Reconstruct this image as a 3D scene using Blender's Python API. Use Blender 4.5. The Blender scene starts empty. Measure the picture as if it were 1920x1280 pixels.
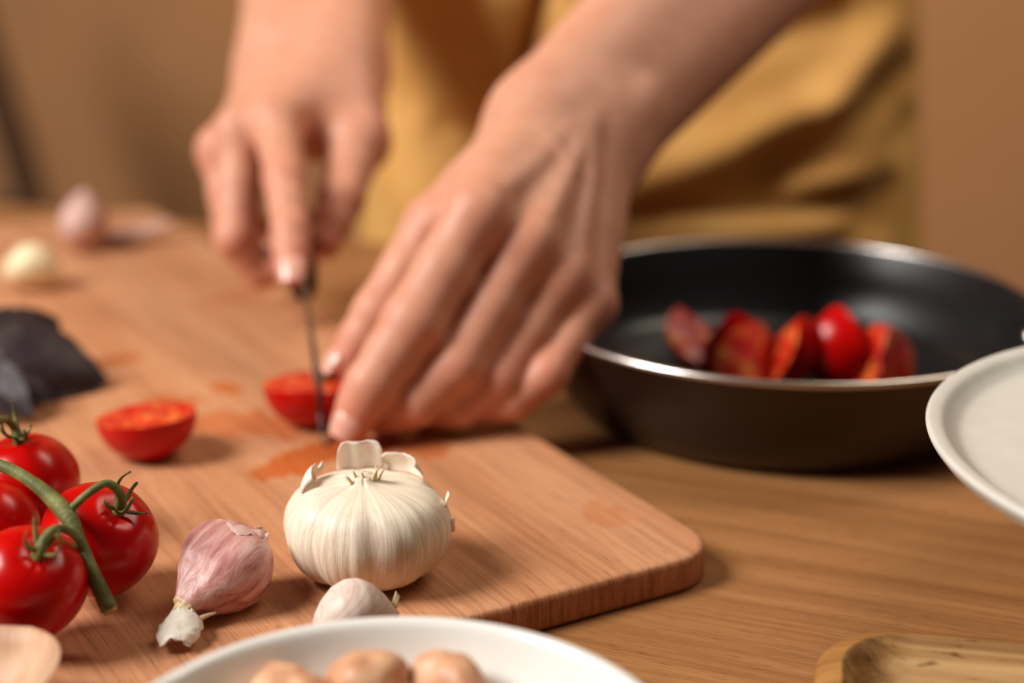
import bpy, math, random
import numpy as np
from mathutils import Matrix, Vector

# ------------------------------------------------------------------ camera, world, lights
U = 0.0085                      # one scene unit in metres (everything below is laid out in units)
F, TH, CH = 3000.0, math.radians(17.5), 25.0
CT, ST = math.cos(TH), math.sin(TH)
scene = bpy.context.scene
COL = scene.collection

cam_d = bpy.data.cameras.new('camera'); cam = bpy.data.objects.new('camera', cam_d); COL.objects.link(cam)
cam.location = (0, 0, CH * U); cam.rotation_euler = (math.pi / 2 - TH, 0, 0)
cam_d.sensor_width = 36; cam_d.lens = F / 1920 * 36; cam_d.clip_start = 0.01
cam_d.dof.use_dof = True; cam_d.dof.focus_distance = 51.2 * U; cam_d.dof.aperture_fstop = 4.4
scene.camera = cam

world = bpy.data.worlds.new('room_air'); scene.world = world; world.use_nodes = True
wb = world.node_tree.nodes['Background']; wb.inputs[0].default_value = (1.0, 0.90, 0.80, 1); wb.inputs[1].default_value = 0.05

def area(name, loc, target, sx, sy, power, color):
    l = bpy.data.lights.new(name, 'AREA'); l.shape = 'RECTANGLE'; l.size = sx; l.size_y = sy
    l.energy = power; l.color = color
    o = bpy.data.objects.new(name, l); COL.objects.link(o)
    o.location = Vector(loc) * U
    o.rotation_euler = (Vector(target) - Vector(loc)).to_track_quat('-Z', 'Y').to_euler()
    return o
area('window_light', (-160, 10, 156), (0, 62, 2), 0.68, 0.75, 55, (1.0, 0.965, 0.915))
area('wall_fill_light', (110, 120, 190), (90, 330, 0), 1.0, 1.0, 30, (1.0, 0.86, 0.70))  # unseen fill lamp, added to brighten the right part of the back wall

vs = scene.view_settings
vs.view_transform = 'Standard'; vs.look = 'None'; vs.gamma = 1.0; vs.exposure = 0.0; vs.use_curve_mapping = False

# ------------------------------------------------------------------ helpers
def V(*a): return np.array(a, float)
def Pd(u, v, d):                # a point of the place seen at photo pixel (u, v), d units away
    a = (u - 960) / F; b = (v - 640) / F
    return V(d * a, d * (CT - b * ST), CH + d * (-ST - b * CT))
def Pz(u, v, z):                # the point at height z seen at (u, v)
    b = (v - 640) / F
    return Pd(u, v, (CH - z) / (ST + b * CT))
def nrm(v): v = np.asarray(v, float); return v / (np.linalg.norm(v) + 1e-12)

def obj(name, verts, faces, mat, parent=None, M=None, smooth=True, label=None):
    me = bpy.data.meshes.new(name)
    me.from_pydata([tuple(map(float, p)) for p in verts], [], [tuple(map(int, f)) for f in faces])
    me.update()
    if smooth:
        me.polygons.foreach_set('use_smooth', [True] * len(me.polygons))
    me.materials.append(mat)
    o = bpy.data.objects.new(name, me); COL.objects.link(o)
    if parent: o.parent = parent
    else: place(o, M)
    if label: o['label'] = label
    return o
def place(o, M):
    M = M if M is not None else Matrix.Identity(4)
    loc, rot, _ = M.decompose()
    o.location = loc * U; o.rotation_euler = rot.to_euler(); o.scale = (U, U, U)
def tag(o, label, cat, group=None):
    o['label'] = label; o['category'] = cat
    if group: o['group'] = group
    return o
def thing(name, label, cat, M=None, group=None):
    o = bpy.data.objects.new(name, None); COL.objects.link(o); o.empty_display_size = 1
    place(o, M); return tag(o, label, cat, group)
def structure(o): o['kind'] = 'structure'; return o
def T(p, rz=0): return Matrix.Translation(Vector([float(x) for x in p])) @ Matrix.Rotation(rz, 4, 'Z')
def frame(p, x, y, z):          # matrix from an origin and three axes
    m = Matrix(((x[0], y[0], z[0], p[0]), (x[1], y[1], z[1], p[1]), (x[2], y[2], z[2], p[2]), (0, 0, 0, 1)))
    return m
def bevel(o, w, seg=3):
    b = o.modifiers.new('bevel', 'BEVEL'); b.width = w; b.segments = seg; b.limit_method = 'ANGLE'; b.angle_limit = math.radians(40)
    return o

def sheet(nu, nv, fn, cu=False, cap0=False, cap1=False):
    """grid surface fn(i/nu, j/nv); cu closes the u direction, caps close the v ends"""
    mu = nu if cu else nu + 1
    vs_ = [fn(i / nu, j / nv) for j in range(nv + 1) for i in range(mu)]
    fs = []
    for j in range(nv):
        for i in range(nu):
            a = j * mu + i; b = j * mu + (i + 1) % mu
            fs.append((a, b, b + mu, a + mu))
    if cap0: fs.append(tuple(range(mu))[::-1])
    if cap1: fs.append(tuple(nv * mu + i for i in range(mu)))
    return vs_, fs
def lathe(prof, n=64, closed=False):
    prof = [(r, z) for r, z in prof]
    vs_ = [(r * math.cos(2 * math.pi * i / n), r * math.sin(2 * math.pi * i / n), z) for r, z in prof for i in range(n)]
    fs = []
    m = len(prof)
    for j in range(m if closed else m - 1):
        k = (j + 1) % m
        for i in range(n):
            i2 = (i + 1) % n
            fs.append((j * n + i, j * n + i2, k * n + i2, k * n + i))
    if prof[0][0] < 0.05: fs.append(tuple(range(n))[::-1])
    if prof[-1][0] < 0.05: fs.append(tuple((m - 1) * n + i for i in range(n)))
    return vs_, fs
def spline(pts, n=8):
    pts = [np.asarray(p, float) for p in pts]
    P = [2 * pts[0] - pts[1]] + pts + [2 * pts[-1] - pts[-2]]
    out = []
    for i in range(1, len(P) - 2):
        for k in range(n):
            t = k / n
            out.append(0.5 * (2 * P[i] + (P[i + 1] - P[i - 1]) * t + (2 * P[i - 1] - 5 * P[i] + 4 * P[i + 1] - P[i + 2]) * t * t
                              + (3 * P[i] - P[i - 1] - 3 * P[i + 1] + P[i + 2]) * t ** 3))
    out.append(P[-2]); return out
def tube(pts, radii, n=10, sm=6, flat=1.0, up=(0, 0, 1)):
    pp = [np.concatenate([np.asarray(p, float), [r]]) for p, r in zip(pts, radii)]
    q = spline(pp, sm) if sm > 1 else pp
    vs_, fs = [], []
    ref = nrm(up)
    for i, c in enumerate(q):
        d = nrm(q[min(i + 1, len(q) - 1)][:3] - q[max(i - 1, 0)][:3])
        a = np.cross(d, ref)
        if np.linalg.norm(a) < 0.1: a = np.cross(d, V(1, 0, 0.3))
        a = nrm(a); b = np.cross(a, d); ref = b
        for k in range(n):
            t = 2 * math.pi * k / n
            vs_.append(c[:3] + max(c[3], 0.005) * (math.cos(t) * a + flat * math.sin(t) * b))
    for i in range(len(q) - 1):
        for k in range(n):
            k2 = (k + 1) % n
            fs.append((i * n + k, i * n + k2, (i + 1) * n + k2, (i + 1) * n + k))
    fs.append(tuple(range(n))[::-1]); fs.append(tuple((len(q) - 1) * n + k for k in range(n)))
    return vs_, fs
def join(*parts):
    vs_, fs = [], []
    for v, f in parts:
        o = len(vs_); vs_ += list(v); fs += [tuple(i + o for i in q) for q in f]
    return vs_, fs
def box(x0, x1, y0, y1, z0, z1):
    v = [(x, y, z) for z in (z0, z1) for y in (y0, y1) for x in (x0, x1)]
    return v, [(0, 2, 3, 1), (4, 5, 7, 6), (0, 1, 5, 4), (2, 6, 7, 3), (0, 4, 6, 2), (1, 3, 7, 5)]
def thick(vf, t, nu):
    """gives a sheet (open grid of nu+1 columns) a thickness t"""
    v, f = vf; v = [np.asarray(p, float) for p in v]
    n = [np.zeros(3) for _ in v]
    for q in f:
        k = np.cross(v[q[2]] - v[q[0]], v[q[3]] - v[q[1]])
        for i in q: n[i] = n[i] + k
    m = len(v); w = v + [p - t * nrm(k) for p, k in zip(v, n)]
    g = list(f) + [tuple(i + m for i in q[::-1]) for q in f]
    mu = nu + 1; nv = m // mu - 1
    rim = [i for i in range(mu)] + [j * mu + nu for j in range(1, nv + 1)] + [nv * mu + i for i in range(nu - 1, -1, -1)] + [j * mu for j in range(nv - 1, 0, -1)]
    for a, b in zip(rim, rim[1:] + rim[:1]): g.append((b, a, a + m, b + m))
    return w, g

# ------------------------------------------------------------------ materials
def srgb(r, g, b):
    return tuple(((c / 255 + 0.055) / 1.055) ** 2.4 if c > 10 else c / 255 / 12.92 for c in (r, g, b)) + (1,)
class N:
    """a small node graph writer"""
    def __init__(s, name):
        s.m = bpy.data.materials.new(name); s.m.use_nodes = True
        s.t = s.m.node_tree; s.b = s.t.nodes['Principled BSDF']
        s.tc = s.t.nodes.new('ShaderNodeTexCoord')
    def new(s, typ, **kw):
        n = s.t.nodes.new('ShaderNode' + typ)
        for k, v in kw.items(): setattr(n, k, v)
        return n
    def link(s, a, b): s.t.links.new(a, b)
    def put(s, sock, v):
        if hasattr(v, 'is_output') or isinstance(v, bpy.types.NodeSocket): s.link(v, sock)
        else: sock.default_value = v
    def set(s, **kw):
        for k, v in kw.items(): s.put(s.b.inputs[k.replace('_', ' ')], v)
        return s
    def coord(s, scale=(1, 1, 1), loc=(0, 0, 0), rot=(0, 0, 0)):
        m = s.new('Mapping'); s.link(s.tc.outputs['Object'], m.inputs[0])
        m.inputs['Scale'].default_value = scale; m.inputs['Location'].default_value = loc; m.inputs['Rotation'].default_value = rot
        return m.outputs[0]
    def noise(s, vec, scale=1, detail=4, rough=0.55, dist=0.0):
        n = s.new('TexNoise'); s.link(vec, n.inputs['Vector']); n.inputs['Scale'].default_value = scale
        n.inputs['Detail'].default_value = detail; n.inputs['Roughness'].default_value = rough; n.inputs['Distortion'].default_value = dist
        return n.outputs['Fac']
    def ramp(s, fac, stops):
        r = s.new('ValToRGB'); s.link(fac, r.inputs[0]); e = r.color_ramp.elements
        while len(e) < len(stops): e.new(0.5)
        for k, (p, c) in zip(e, stops):
            k.position = p; k.color = c if not isinstance(c, (int, float)) else (c, c, c, 1)
        return r.outputs[0]
    def mix(s, fac, a, b, mode='MIX'):
        n = s.new('Mix', data_type='RGBA', blend_type=mode)
        s.put(n.inputs[0], fac); s.put(n.inputs[6], a); s.put(n.inputs[7], b); return n.outputs[2]
    def math(s, op, a, b=None, clamp=False):
        n = s.new('Math', operation=op, use_clamp=clamp); s.put(n.inputs[0], a)
        if b is not None: s.put(n.inputs[1], b)
        return n.outputs[0]
    def xyz(s):
        n = s.new('SeparateXYZ'); s.link(s.tc.outputs['Object'], n.inputs[0]); return n.outputs
    def bump(s, h, strength=0.3, dist=0.05):
        n = s.new('Bump'); s.link(h, n.inputs['Height']); n.inputs['Strength'].default_value = strength; n.inputs['Distance'].default_value = dist * U
        s.link(n.outputs[0], s.b.inputs['Normal']); return s
def simple(name, c, rough=0.5, metal=0.0, var=0.06, scale=0.8, bump=0.0, bscale=6, **kw):
    n = N(name); k = n.noise(n.coord(), scale, 4)
    lo = tuple(x * (1 - var) for x in c[:3]) + (1,); hi = tuple(min(1, x * (1 + var)) for x in c[:3]) + (1,)
    n.set(Base_Color=n.ramp(k, [(0.3, lo), (0.7, hi)]), Roughness=rough, Metallic=metal)
    for a, v in kw.items(): n.b.inputs[a.replace('_', ' ')].default_value = v
    if bump: n.bump(n.noise(n.coord(), bscale, 3), bump, 0.08)
    return n.m

def wood(name, dark, mid, light, rough, fine=9.0, broad=0.9, pores=0.5, stains=None, zs=1.0, stainc=None, lines=0.0, endgrain=False):
    n = N(name)
    k = n.noise(n.coord((0.035, broad, broad * zs)), 1.0, 5, 0.55, 0.6)
    base = n.ramp(k, [(0.28, dark), (0.5, mid), (0.74, light)])
    f = n.noise(n.coord((0.16, fine, fine * 0.25 * zs)), 1.0, 3, 0.6)
    base = n.mix(0.5, base, n.ramp(f, [(0.35, (0.62, 0.55, 0.5, 1)), (0.55, (1, 1, 1, 1)), (0.7, (1.0, 1.0, 1.0, 1))]), 'MULTIPLY')
    p = n.noise(n.coord((1.1, fine * 2.2, fine * 0.6)), 1.0, 2, 0.5)
    pr = n.ramp(p, [(0.28, 0.0), (0.40, 1.0)])
    base = n.mix(pores, base, n.mix(1.0, base, n.mix(pr, (0.42, 0.34, 0.30, 1), (1, 1, 1, 1)), 'MULTIPLY'))
    hgt = n.math('ADD', n.math('MULTIPLY', f, 0.6), pr)
    if lines:
        ln = n.noise(n.coord((0.012, 1.5, 0.5)), 1.0, 2, 0.5, 0.15)
        lr = n.ramp(n.math('FRACT', n.math('MULTIPLY', ln, 15.0)), [(0.0, 0.0), (0.45, 0.15), (0.8, 1.0), (0.9, 0.2), (1.0, 0.0)])
        base = n.mix(n.math('MULTIPLY', lr, lines), base, n.mix(1.0, base, (0.72, 0.52, 0.42, 1), 'MULTIPLY'))
    if endgrain:
        sx = n.new('SeparateXYZ'); n.link(n.tc.outputs['Normal'], sx.inputs[0])
        em = n.ramp(n.math('ABSOLUTE', sx.outputs[0]), [(0.35, 0.0), (0.7, 1.0)])
        eg = n.noise(n.coord((1.5, 4.5, 0.35)), 1.0, 5, 0.7, 0.3)
        ec = n.ramp(eg, [(0.36, (0.50, 0.38, 0.32, 1)), (0.5, (0.80, 0.68, 0.60, 1)), (0.66, (0.95, 0.85, 0.76, 1))])
        base = n.mix(em, base, n.mix(1.0, base, ec, 'MULTIPLY'))
        hgt = n.math('ADD', hgt, n.math('MULTIPLY', n.math('MULTIPLY', eg, em), 6.0))
    rg = n.math('ADD', rough - 0.05, n.math('MULTIPLY', f, 0.14))
    if stains:
        tot = None
        wob = n.noise(n.coord((1, 1, 1)), 1.3, 3, 0.6)
        for (cx, cy, rx, ry, ang, amt) in stains:
            m = n.new('Mapping', vector_type='TEXTURE'); n.link(n.tc.outputs['Object'], m.inputs[0])
            m.inputs['Location'].default_value = (cx, cy, 0); m.inputs['Rotation'].default_value = (0, 0, ang); m.inputs['Scale'].default_value = (rx, ry, 50)
            l = n.new('VectorMath', operation='LENGTH'); n.link(m.outputs[0], l.inputs[0])
            d = n.math('ADD', l.outputs['Value'], n.math('MULTIPLY', n.math('SUBTRACT', wob, 0.5), 2.6))
            w = n.math('MULTIPLY', n.math('SUBTRACT', 1.15, d), 5.0, True)
            w = n.math('MULTIPLY', w, amt)
            tot = w if tot is None else n.math('MAXIMUM', tot, w)
        base = n.mix(tot, base, n.mix(1.0, base, stainc, 'MULTIPLY'))
        rg = n.math('SUBTRACT', rg, n.math('MULTIPLY', tot, 0.28))
    n.set(Base_Color=base, Roughness=rg)
    n.b.inputs['Specular IOR Level'].default_value = 0.35
    n.bump(hgt, 0.25, 0.03)
    return n.m

# ------------------------------------------------------------------ setting
ZB = 1.3                                             # height of the board's top
FLOOR = -88.0
m_wall = simple('tan_wall_paint', srgb(194, 138, 92), 0.9, var=0.04, scale=0.05)
m_floor = wood('dark_floor_boards', srgb(45, 36, 32), srgb(58, 47, 40), srgb(74, 58, 48), 0.5, 0.8, 0.08)
w_y = 330
o = structure(obj('wall_back', *box(-420, 420, w_y, w_y + 10, FLOOR, 230), m_wall, smooth=False))
o = structure(obj('floor', *box(-420, 420, -260, w_y, FLOOR - 4, FLOOR), m_floor, smooth=False))
m_base = simple('brown_skirting', srgb(120, 80, 52), 0.6)
structure(obj('baseboard_back', *box(-420, 420, w_y - 2, w_y, FLOOR, FLOOR + 12), m_base, smooth=False))

# table
m_table = wood('oak_table_wood', srgb(138, 90, 50), srgb(158, 108, 64), srgb(176, 124, 78), 0.46, 7.5, 0.8, 0.8)
E0, E1 = Pz(0, 378, 0), Pz(330, 412, 0)
ta = math.atan2(E1[1] - E0[1], E1[0] - E0[0])
table = thing('wooden_table', 'wide brown wooden table carrying the chopping board and the pan', 'table', T(((E0 + E1) / 2), ta))
bevel(obj('table_top', *box(-70, 110, -135, 0, -4, 0), m_table, table, smooth=False), 0.5)
m_leg = simple('table_leg_wood', srgb(120, 78, 46), 0.55)
for x in (-64, 104):
    for y in (-129, -8):
        bevel(obj('leg', *box(x - 3.5, x + 3.5, y - 3.5, y + 3.5, FLOOR, -4), m_leg, table, smooth=False), 0.4)

# chopping board: local x runs along the grain, away from the camera
BC = V(7.55, 51.25, 0); BA = nrm(V(-0.5065, 0.862, 0)); BB = nrm(V(-0.862, -0.5065, 0))
def bl(u, v):
    p = Pz(u, v, ZB) - BC; return float(p @ BA), float(p @ BB)
ST_ = []
for (u, v, rx, ry, ang, amt) in [(455, 795, 2.6, 1.5, 0.9, 0.75), (422, 728, 0.9, 0.6, 0.3, 0.9), (215, 675, 0.6, 1.2, 0.1, 0.9), (575, 862, 1.1, 2.2, 0.35, 1.0),
                                 (318, 752, 1.0, 1.2, 0.2, 0.8), (520, 800, 1.6, 1.2, 0.6, 0.6), (700, 838, 1.1, 2.2, 0.3, 1.0), (790, 842, 0.9, 1.2, 0.2, 0.7), (430, 560, 1.0, 1.8, 0.2, 0.35),
                                 (1130, 965, 1.1, 0.8, 0.0, 0.35), (640, 836, 0.7, 1.6, 0.3, 0.9)]:
    a, b = bl(u, v); ST_.append((a, b, rx, ry, ang, amt))
m_board = wood('beech_board_wood', srgb(186, 126, 86), srgb(200, 142, 102), srgb(210, 156, 116), 0.5, 4.2, 0.5, 0.35, ST_, 1.0, (0.93, 0.50, 0.26, 1), 0.45, True)
LB, WB, RC = 63.0, 35.0, 1.9
def rrect(x0, x1, y0, y1, r, n=8):
    out = []
    for cx, cy, a0 in ((x1 - r, y1 - r, 0), (x0 + r, y1 - r, 90), (x0 + r, y0 + r, 180), (x1 - r, y0 + r, 270)):
        for k in range(n + 1):
            a = math.radians(a0 + 90 * k / n); out.append((cx + r * math.cos(a), cy + r * math.sin(a)))
    return out
def slab(x0, x1, y0, y1, r, prof):
    """stack of rounded rectangles; prof = [(inset, z)]"""
    v, f = [], []; n = None
    for ins, z in prof:
        ring = rrect(x0 + ins, x1 - ins, y0 + ins, y1 - ins, max(r - ins, 0.05)); n = len(ring)
        v += [(x, y, z) for x, y in ring]
    for j in range(len(prof) - 1):
        for i in range(n):
            i2 = (i + 1) % n; f.append((j * n + i, j * n + i2, (j + 1) * n + i2, (j + 1) * n + i))
    f.append(tuple(range(n))[::-1]); f.append(tuple((len(prof) - 1) * n + i for i in range(n)))
    return v, f
prof = [(0.25, 0.0), (0.09, 0.05), (0.02, 0.14), (0, 0.25)] + [(0, ZB - 0.28), (0.03, ZB - 0.16), (0.10, ZB - 0.07), (0.2, ZB - 0.015), (0.32, ZB)]
bv, bf = slab(0, LB, 0, WB, RC, prof)
board = obj('cutting_board', bv, bf, m_board, M=frame(BC, BA, BB, V(0, 0, 1)))
board.matrix_world  # local axes: x along BA, y along BB (BA x BB points up)
tag(board, 'thick orange-brown beech chopping board with rounded corner and tomato juice stains', 'cutting board')

# ------------------------------------------------------------------ person: one skin surface grown from a distance field
def smin(a, b, k):
    h = np.maximum(k - np.abs(a - b), 0) / k
    return np.minimum(a, b) - h * h * k * 0.25
def cone(p, a, b, ra, rb):
    a = np.asarray(a, np.float32); b = np.asarray(b, np.float32); ab = b - a
    t = np.clip(((p - a) @ ab) / max(float(ab @ ab), 1e-6), 0, 1)
    q = p - a - t[:, None] * ab
    return np.sqrt((q * q).sum(1)) - (ra + (rb - ra) * t)
def ell(p, c, ax, r):
    q = (p - np.asarray(c, np.float32)) @ np.asarray(ax, np.float32).T
    r = np.asarray(r, np.float32)
    k0 = np.sqrt(((q / r) ** 2).sum(1)); k1 = np.sqrt(((q / (r * r)) ** 2).sum(1)) + 1e-6
    return k0 * (k0 - 1) / k1
def sdf_mesh(fn, lo, hi, h, B=8):
    lo = np.asarray(lo, float); nb = np.ceil((np.asarray(hi, float) - lo) / (h * B)).astype(int)
    g = np.stack(np.meshgrid(*[np.arange(n) for n in nb], indexing='ij'), -1).reshape(-1, 3)
    cen = (lo + (g * B + (B - 1) / 2) * h).astype(np.float32)
    dc = fn(cen)
    keep = np.abs(dc) < h * B * 0.87 * 1.35 + 0.1
    Gv = np.where(dc < 0, -9, 9).astype(np.float32)[:, None] * np.ones((1, B ** 3), np.float32)
    off = (np.stack(np.meshgrid(*[np.arange(B)] * 3, indexing='ij'), -1).reshape(-1, 3) * h).astype(np.float32)
    idx = np.nonzero(keep)[0]
    for s in range(0, len(idx), 1200):
        k = idx[s:s + 1200]
        pts = ((lo + g[k] * B * h).astype(np.float32)[:, None] + off[None]).reshape(-1, 3)
        Gv[k] = fn(pts).reshape(len(k), -1)
    G = Gv.reshape(*nb, B, B, B).transpose(0, 3, 1, 4, 2, 5).reshape(*(nb * B))
    I = G < 0
    c = np.zeros(np.array(I.shape) - 1, np.int8); n0, n1, n2 = c.shape
    corners = [(i, j, k) for i in (0, 1) for j in (0, 1) for k in (0, 1)]
    for i, j, k in corners: c += I[i:i + n0, j:j + n1, k:k + n2]
    cells = np.argwhere((c > 0) & (c < 8))
    vals = np.stack([G[cells[:, 0] + i, cells[:, 1] + j, cells[:, 2] + k] for i, j, k in corners], 1)
    cc = np.array(corners, float); acc = np.zeros((len(cells), 3)); cnt = np.zeros(len(cells))
    for a in range(8):
        for b in range(a + 1, 8):
            if abs(cc[a] - cc[b]).sum() == 1:
                va, vb = vals[:, a], vals[:, b]; m = (va < 0) != (vb < 0)
                t = np.where(m, va / np.where(m, va - vb, 1), 0)
                acc += np.where(m[:, None], cc[a] + t[:, None] * (cc[b] - cc[a]), 0); cnt += m
    verts = lo + (cells + acc / cnt[:, None]) * h
    ids = -np.ones(c.shape, np.int32); ids[tuple(cells.T)] = np.arange(len(cells))
    faces = []
    for ax in range(3):
        sl0 = [slice(None)] * 3; sl1 = [slice(None)] * 3; sl0[ax] = slice(0, -1); sl1[ax] = slice(1, None)
        A = I[tuple(sl0)]; Bm = I[tuple(sl1)]
        e = np.argwhere(A != Bm); fl = A[tuple(e.T)]
        u, v = (ax + 1) % 3, (ax + 2) % 3
        ok = (e[:, u] > 0) & (e[:, v] > 0) & (e[:, u] < c.shape[u]) & (e[:, v] < c.shape[v]); e = e[ok]; fl = fl[ok]
        q = []
        for du, dv in ((-1, -1), (0, -1), (0, 0), (-1, 0)):
            w = e.copy(); w[:, u] += du; w[:, v] += dv; q.append(ids[tuple(w.T)])
        q = np.stack(q, 1); q[~fl] = q[~fl][:, ::-1]; faces.append(q)
    return verts, np.concatenate(faces)

def finger(p, J, R, k=0.35):
    """joints J (knuckle, middle joint, end joint, tip) with radii R; waists between the joints"""
    d = None
    for i in range(len(J) - 1):
        a, b = J[i], J[i + 1]; m = a * 0.5 + b * 0.5; w = 0.97 if i < len(J) - 2 else 1.0
        r = (R[i] + R[i + 1]) / 2 * w
        s = smin(cone(p, a, m, R[i], r), cone(p, m, b, r, R[i + 1]), 0.3)
        d = s if d is None else smin(d, s, k)
    return d
def arm_field(A):
    def fn(p):
        palm = None
        for a, b, ra, rb, k in A['palm']:
            s = cone(p, a, b, ra, rb); palm = s if palm is None else smin(palm, s, k)
        for a, b, r, k in A['ridge']:
            palm = smin(palm, cone(p, a, b, r, r), k)
        d = palm
        for J, R, k in A['fingers']:
            d = smin(d, smin(palm, finger(p, J, R), k), 0.12)
        return d
    return fn

def make_nail(tip, dip, dorsal, r, w, ln, side_off=0.0):
    ax = nrm(tip - dip); dv = nrm(dorsal - ax * (dorsal @ ax)); sd = np.cross(ax, dv)
    def f(s, t):
        y = (t - 0.35) * ln                       # along the finger
        edge = 1 - 0.30 * max(0, (t - 0.62) / 0.38) ** 2 - 0.22 * max(0, (0.3 - t) / 0.3) ** 2
        a = (s - 0.5) * 2 * w * edge
        drop = 0.10 * max(0, t - 0.5) * r * 2
        rr = r + 0.035 - drop + (0.02 if t > 0.1 else -0.05)
        return tip + ax * y + rr * (math.cos(a) * dv + math.sin(a) * sd)
    return thick(sheet(10, 10, f), 0.06, 10)

# left hand of the person (right in the photo), steadying the tomato
L = dict(wr=Pd(1012, 222, 73.6), wu=Pd(1132, 262, 75.2), el_r=Pd(1585, -370, 93), el_u=Pd(1700, -300, 94))
Lm = [Pd(893, 406, 66.6), Pd(988, 460, 67.2), Pd(1053, 522, 67.8), Pd(1104, 574, 68.4)]
Lf = [
    [Lm[0], Pd(774, 607, 65.3), Pd(696, 724, 64.8), Pd(660, 790, 64.8)],
    [Lm[1], Pd(857, 684, 65.7), Pd(782, 755, 65.5), Pd(722, 786, 66.2)],
    [Lm[2], Pd(934, 710, 66.4), Pd(862, 763, 66.4), Pd(804, 776, 67.0)],
    [Lm[3], Pd(1026, 700, 66.6), Pd(964, 752, 66.6), Pd(904, 766, 66.9)]]
LR = [[1.32, 1.30, 1.06, 0.84], [1.22, 1.12, 0.93, 0.78], [1.10, 0.98, 0.84, 0.72], [1.0, 0.86, 0.74, 0.64]]
Lt = [Pd(985, 300, 73.2), Pd(815, 425, 69.8), Pd(710, 588, 68.4), Pd(647, 684, 68.2)]
LtR = [1.6, 1.3, 1.12, 0.86]
ldor = nrm(np.cross(Lm[3] - Lm[0], L['wr'] - Lm[0])); 
if ldor @ (V(0, 0, CH) - Lm[1]) < 0: ldor = -ldor
pal = []
for i, m in enumerate(Lm):
    w = L['wr'] * (1 - i / 3) + L['wu'] * (i / 3)
    w = w * 0.75 + (L['wr'] + L['wu']) * 0.125
    pal.append((w, m, 1.75, [1.12, 1.12, 1.05, 1.0][i], 1.1))
    pal.append((w - ldor * 0.9, m - ldor * [0.55, 0.5, 0.4, 0.2][i] + (w - m) * [0.22, 0.22, 0.3, 0.42][i], [1.9, 1.9, 1.8, 1.6][i], [1.15, 1.1, 1.0, 0.9][i], 1.3))
pal += [(L['wr'], L['el_r'], 2.18, 3.6, 1.6), (L['wu'], L['el_u'], 2.12, 3.4, 2.2),
        (Lt[0], Lt[1], 1.7, 1.15, 1.5), (Lt[1] * 0.6 + Lt[0] * 0.4, Lm[0] * 0.6 + L['wr'] * 0.4 - ldor * 0.8, 1.05, 1.1, 1.6)]
def on_back(a, b, t, h): return a * (1 - t) + b * t + ldor * h
lw = (L['wr'] + L['wu']) / 2
rid = [(lw + ldor * 1.75, Lm[0] + ldor * 0.80, 0.22, 0.7), (lw + ldor * 1.8, Lm[1] + ldor * 0.92, 0.26, 0.7), (lw + ldor * 1.7, Lm[2] + ldor * 0.85, 0.22, 0.6),
       (lw * 0.8 + L['wu'] * 0.2 + ldor * 1.5, Lm[3] + ldor * 0.75, 0.20, 0.6),
       (Lm[0] + ldor * 0.30, Lm[0] + ldor * 0.34, 0.95, 0.6), (Lm[1] + ldor * 0.36, Lm[1] + ldor * 0.38, 0.93, 0.6), (Lm[2] + ldor * 0.3, Lm[2] + ldor * 0.32, 0.86, 0.6),
       (Lm[3] + ldor * 0.28, Lm[3] + ldor * 0.3, 0.76, 0.6),
       (L['wu'] + ldor * 1.3 + nrm(L['el_u'] - L['wu']) * 0.5, L['wu'] + ldor * 1.4 + nrm(L['el_u'] - L['wu']) * 1.3, 0.95, 0.9),
       (on_back(lw, Lm[1], 0.2, 1.85), on_back(lw, Lm[2], 0.5, 1.5), 0.08, 0.5), (on_back(lw, Lm[2], 0.5, 1.5), on_back(lw, Lm[2], 0.8, 1.1), 0.08, 0.5),
       (on_back(L['wr'], Lm[0], 0.35, 1.55), on_back(lw, Lm[1], 0.55, 1.6), 0.10, 0.35)]
LA = dict(palm=pal, ridge=rid, fingers=[(J, R, 0.9) for J, R in zip(Lf, LR)] + [(Lt[1:], LtR[1:], 0.9)])

# right hand of the person (left in the photo), holding the knife
R_ = dict(wu=Pd(527, 112, 88.2), wr=Pd(640, 118, 86.2), el_u=Pd(560, -430, 108), el_r=Pd(690, -430, 107))
Rm = [Pd(520, 232, 80.6), Pd(452, 254, 81.2), Pd(415, 285, 83.8), Pd(425, 285, 87.0)]
Rf = [
    [Rm[0], Pd(534, 338, 77.1), Pd(545, 432, 75.2), Pd(548, 508, 74.1)],
    [Rm[1], Pd(443, 447, 79.2), Pd(490, 508, 80.0), Pd(558, 492, 79.8)],
    [Rm[2], Pd(436, 440, 82.6), Pd(490, 484, 83.2), Pd(562, 456, 82.6)],
    [Rm[3], Pd(450, 410, 86.0), Pd(500, 440, 85.8), Pd(566, 412, 85.0)]]
RR = [[1.15, 1.0, 0.88, 0.76], [1.15, 1.02, 0.85, 0.75], [1.05, 0.94, 0.8, 0.7], [0.95, 0.8, 0.7, 0.62]]
Rt = [Pd(648, 165, 85.0), Pd(672, 262, 82.4), Pd(640, 374, 79.6), Pd(606, 456, 78.2)]
RtR = [1.6, 1.3, 1.15, 0.85]
rdor = nrm(np.cross(Rm[0] - Rm[3], R_['wr'] - Rm[0]))
if rdor @ (V(-40, -10, 60) - Rm[1]) < 0: rdor = -rdor
pal = []
for i, m in enumerate(Rm):
    w = R_['wr'] * (1 - i / 3) + R_['wu'] * (i / 3)
    w = w * 0.75 + (R_['wr'] + R_['wu']) * 0.125
    pal.append((w, m, 1.8, [1.15, 1.15, 1.05, 1.0][i], 1.1))
    pal.append((w - rdor * 0.9, m - rdor * 0.6 + (w - m) * 0.22, 2.0, 1.2, 1.3))
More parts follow.
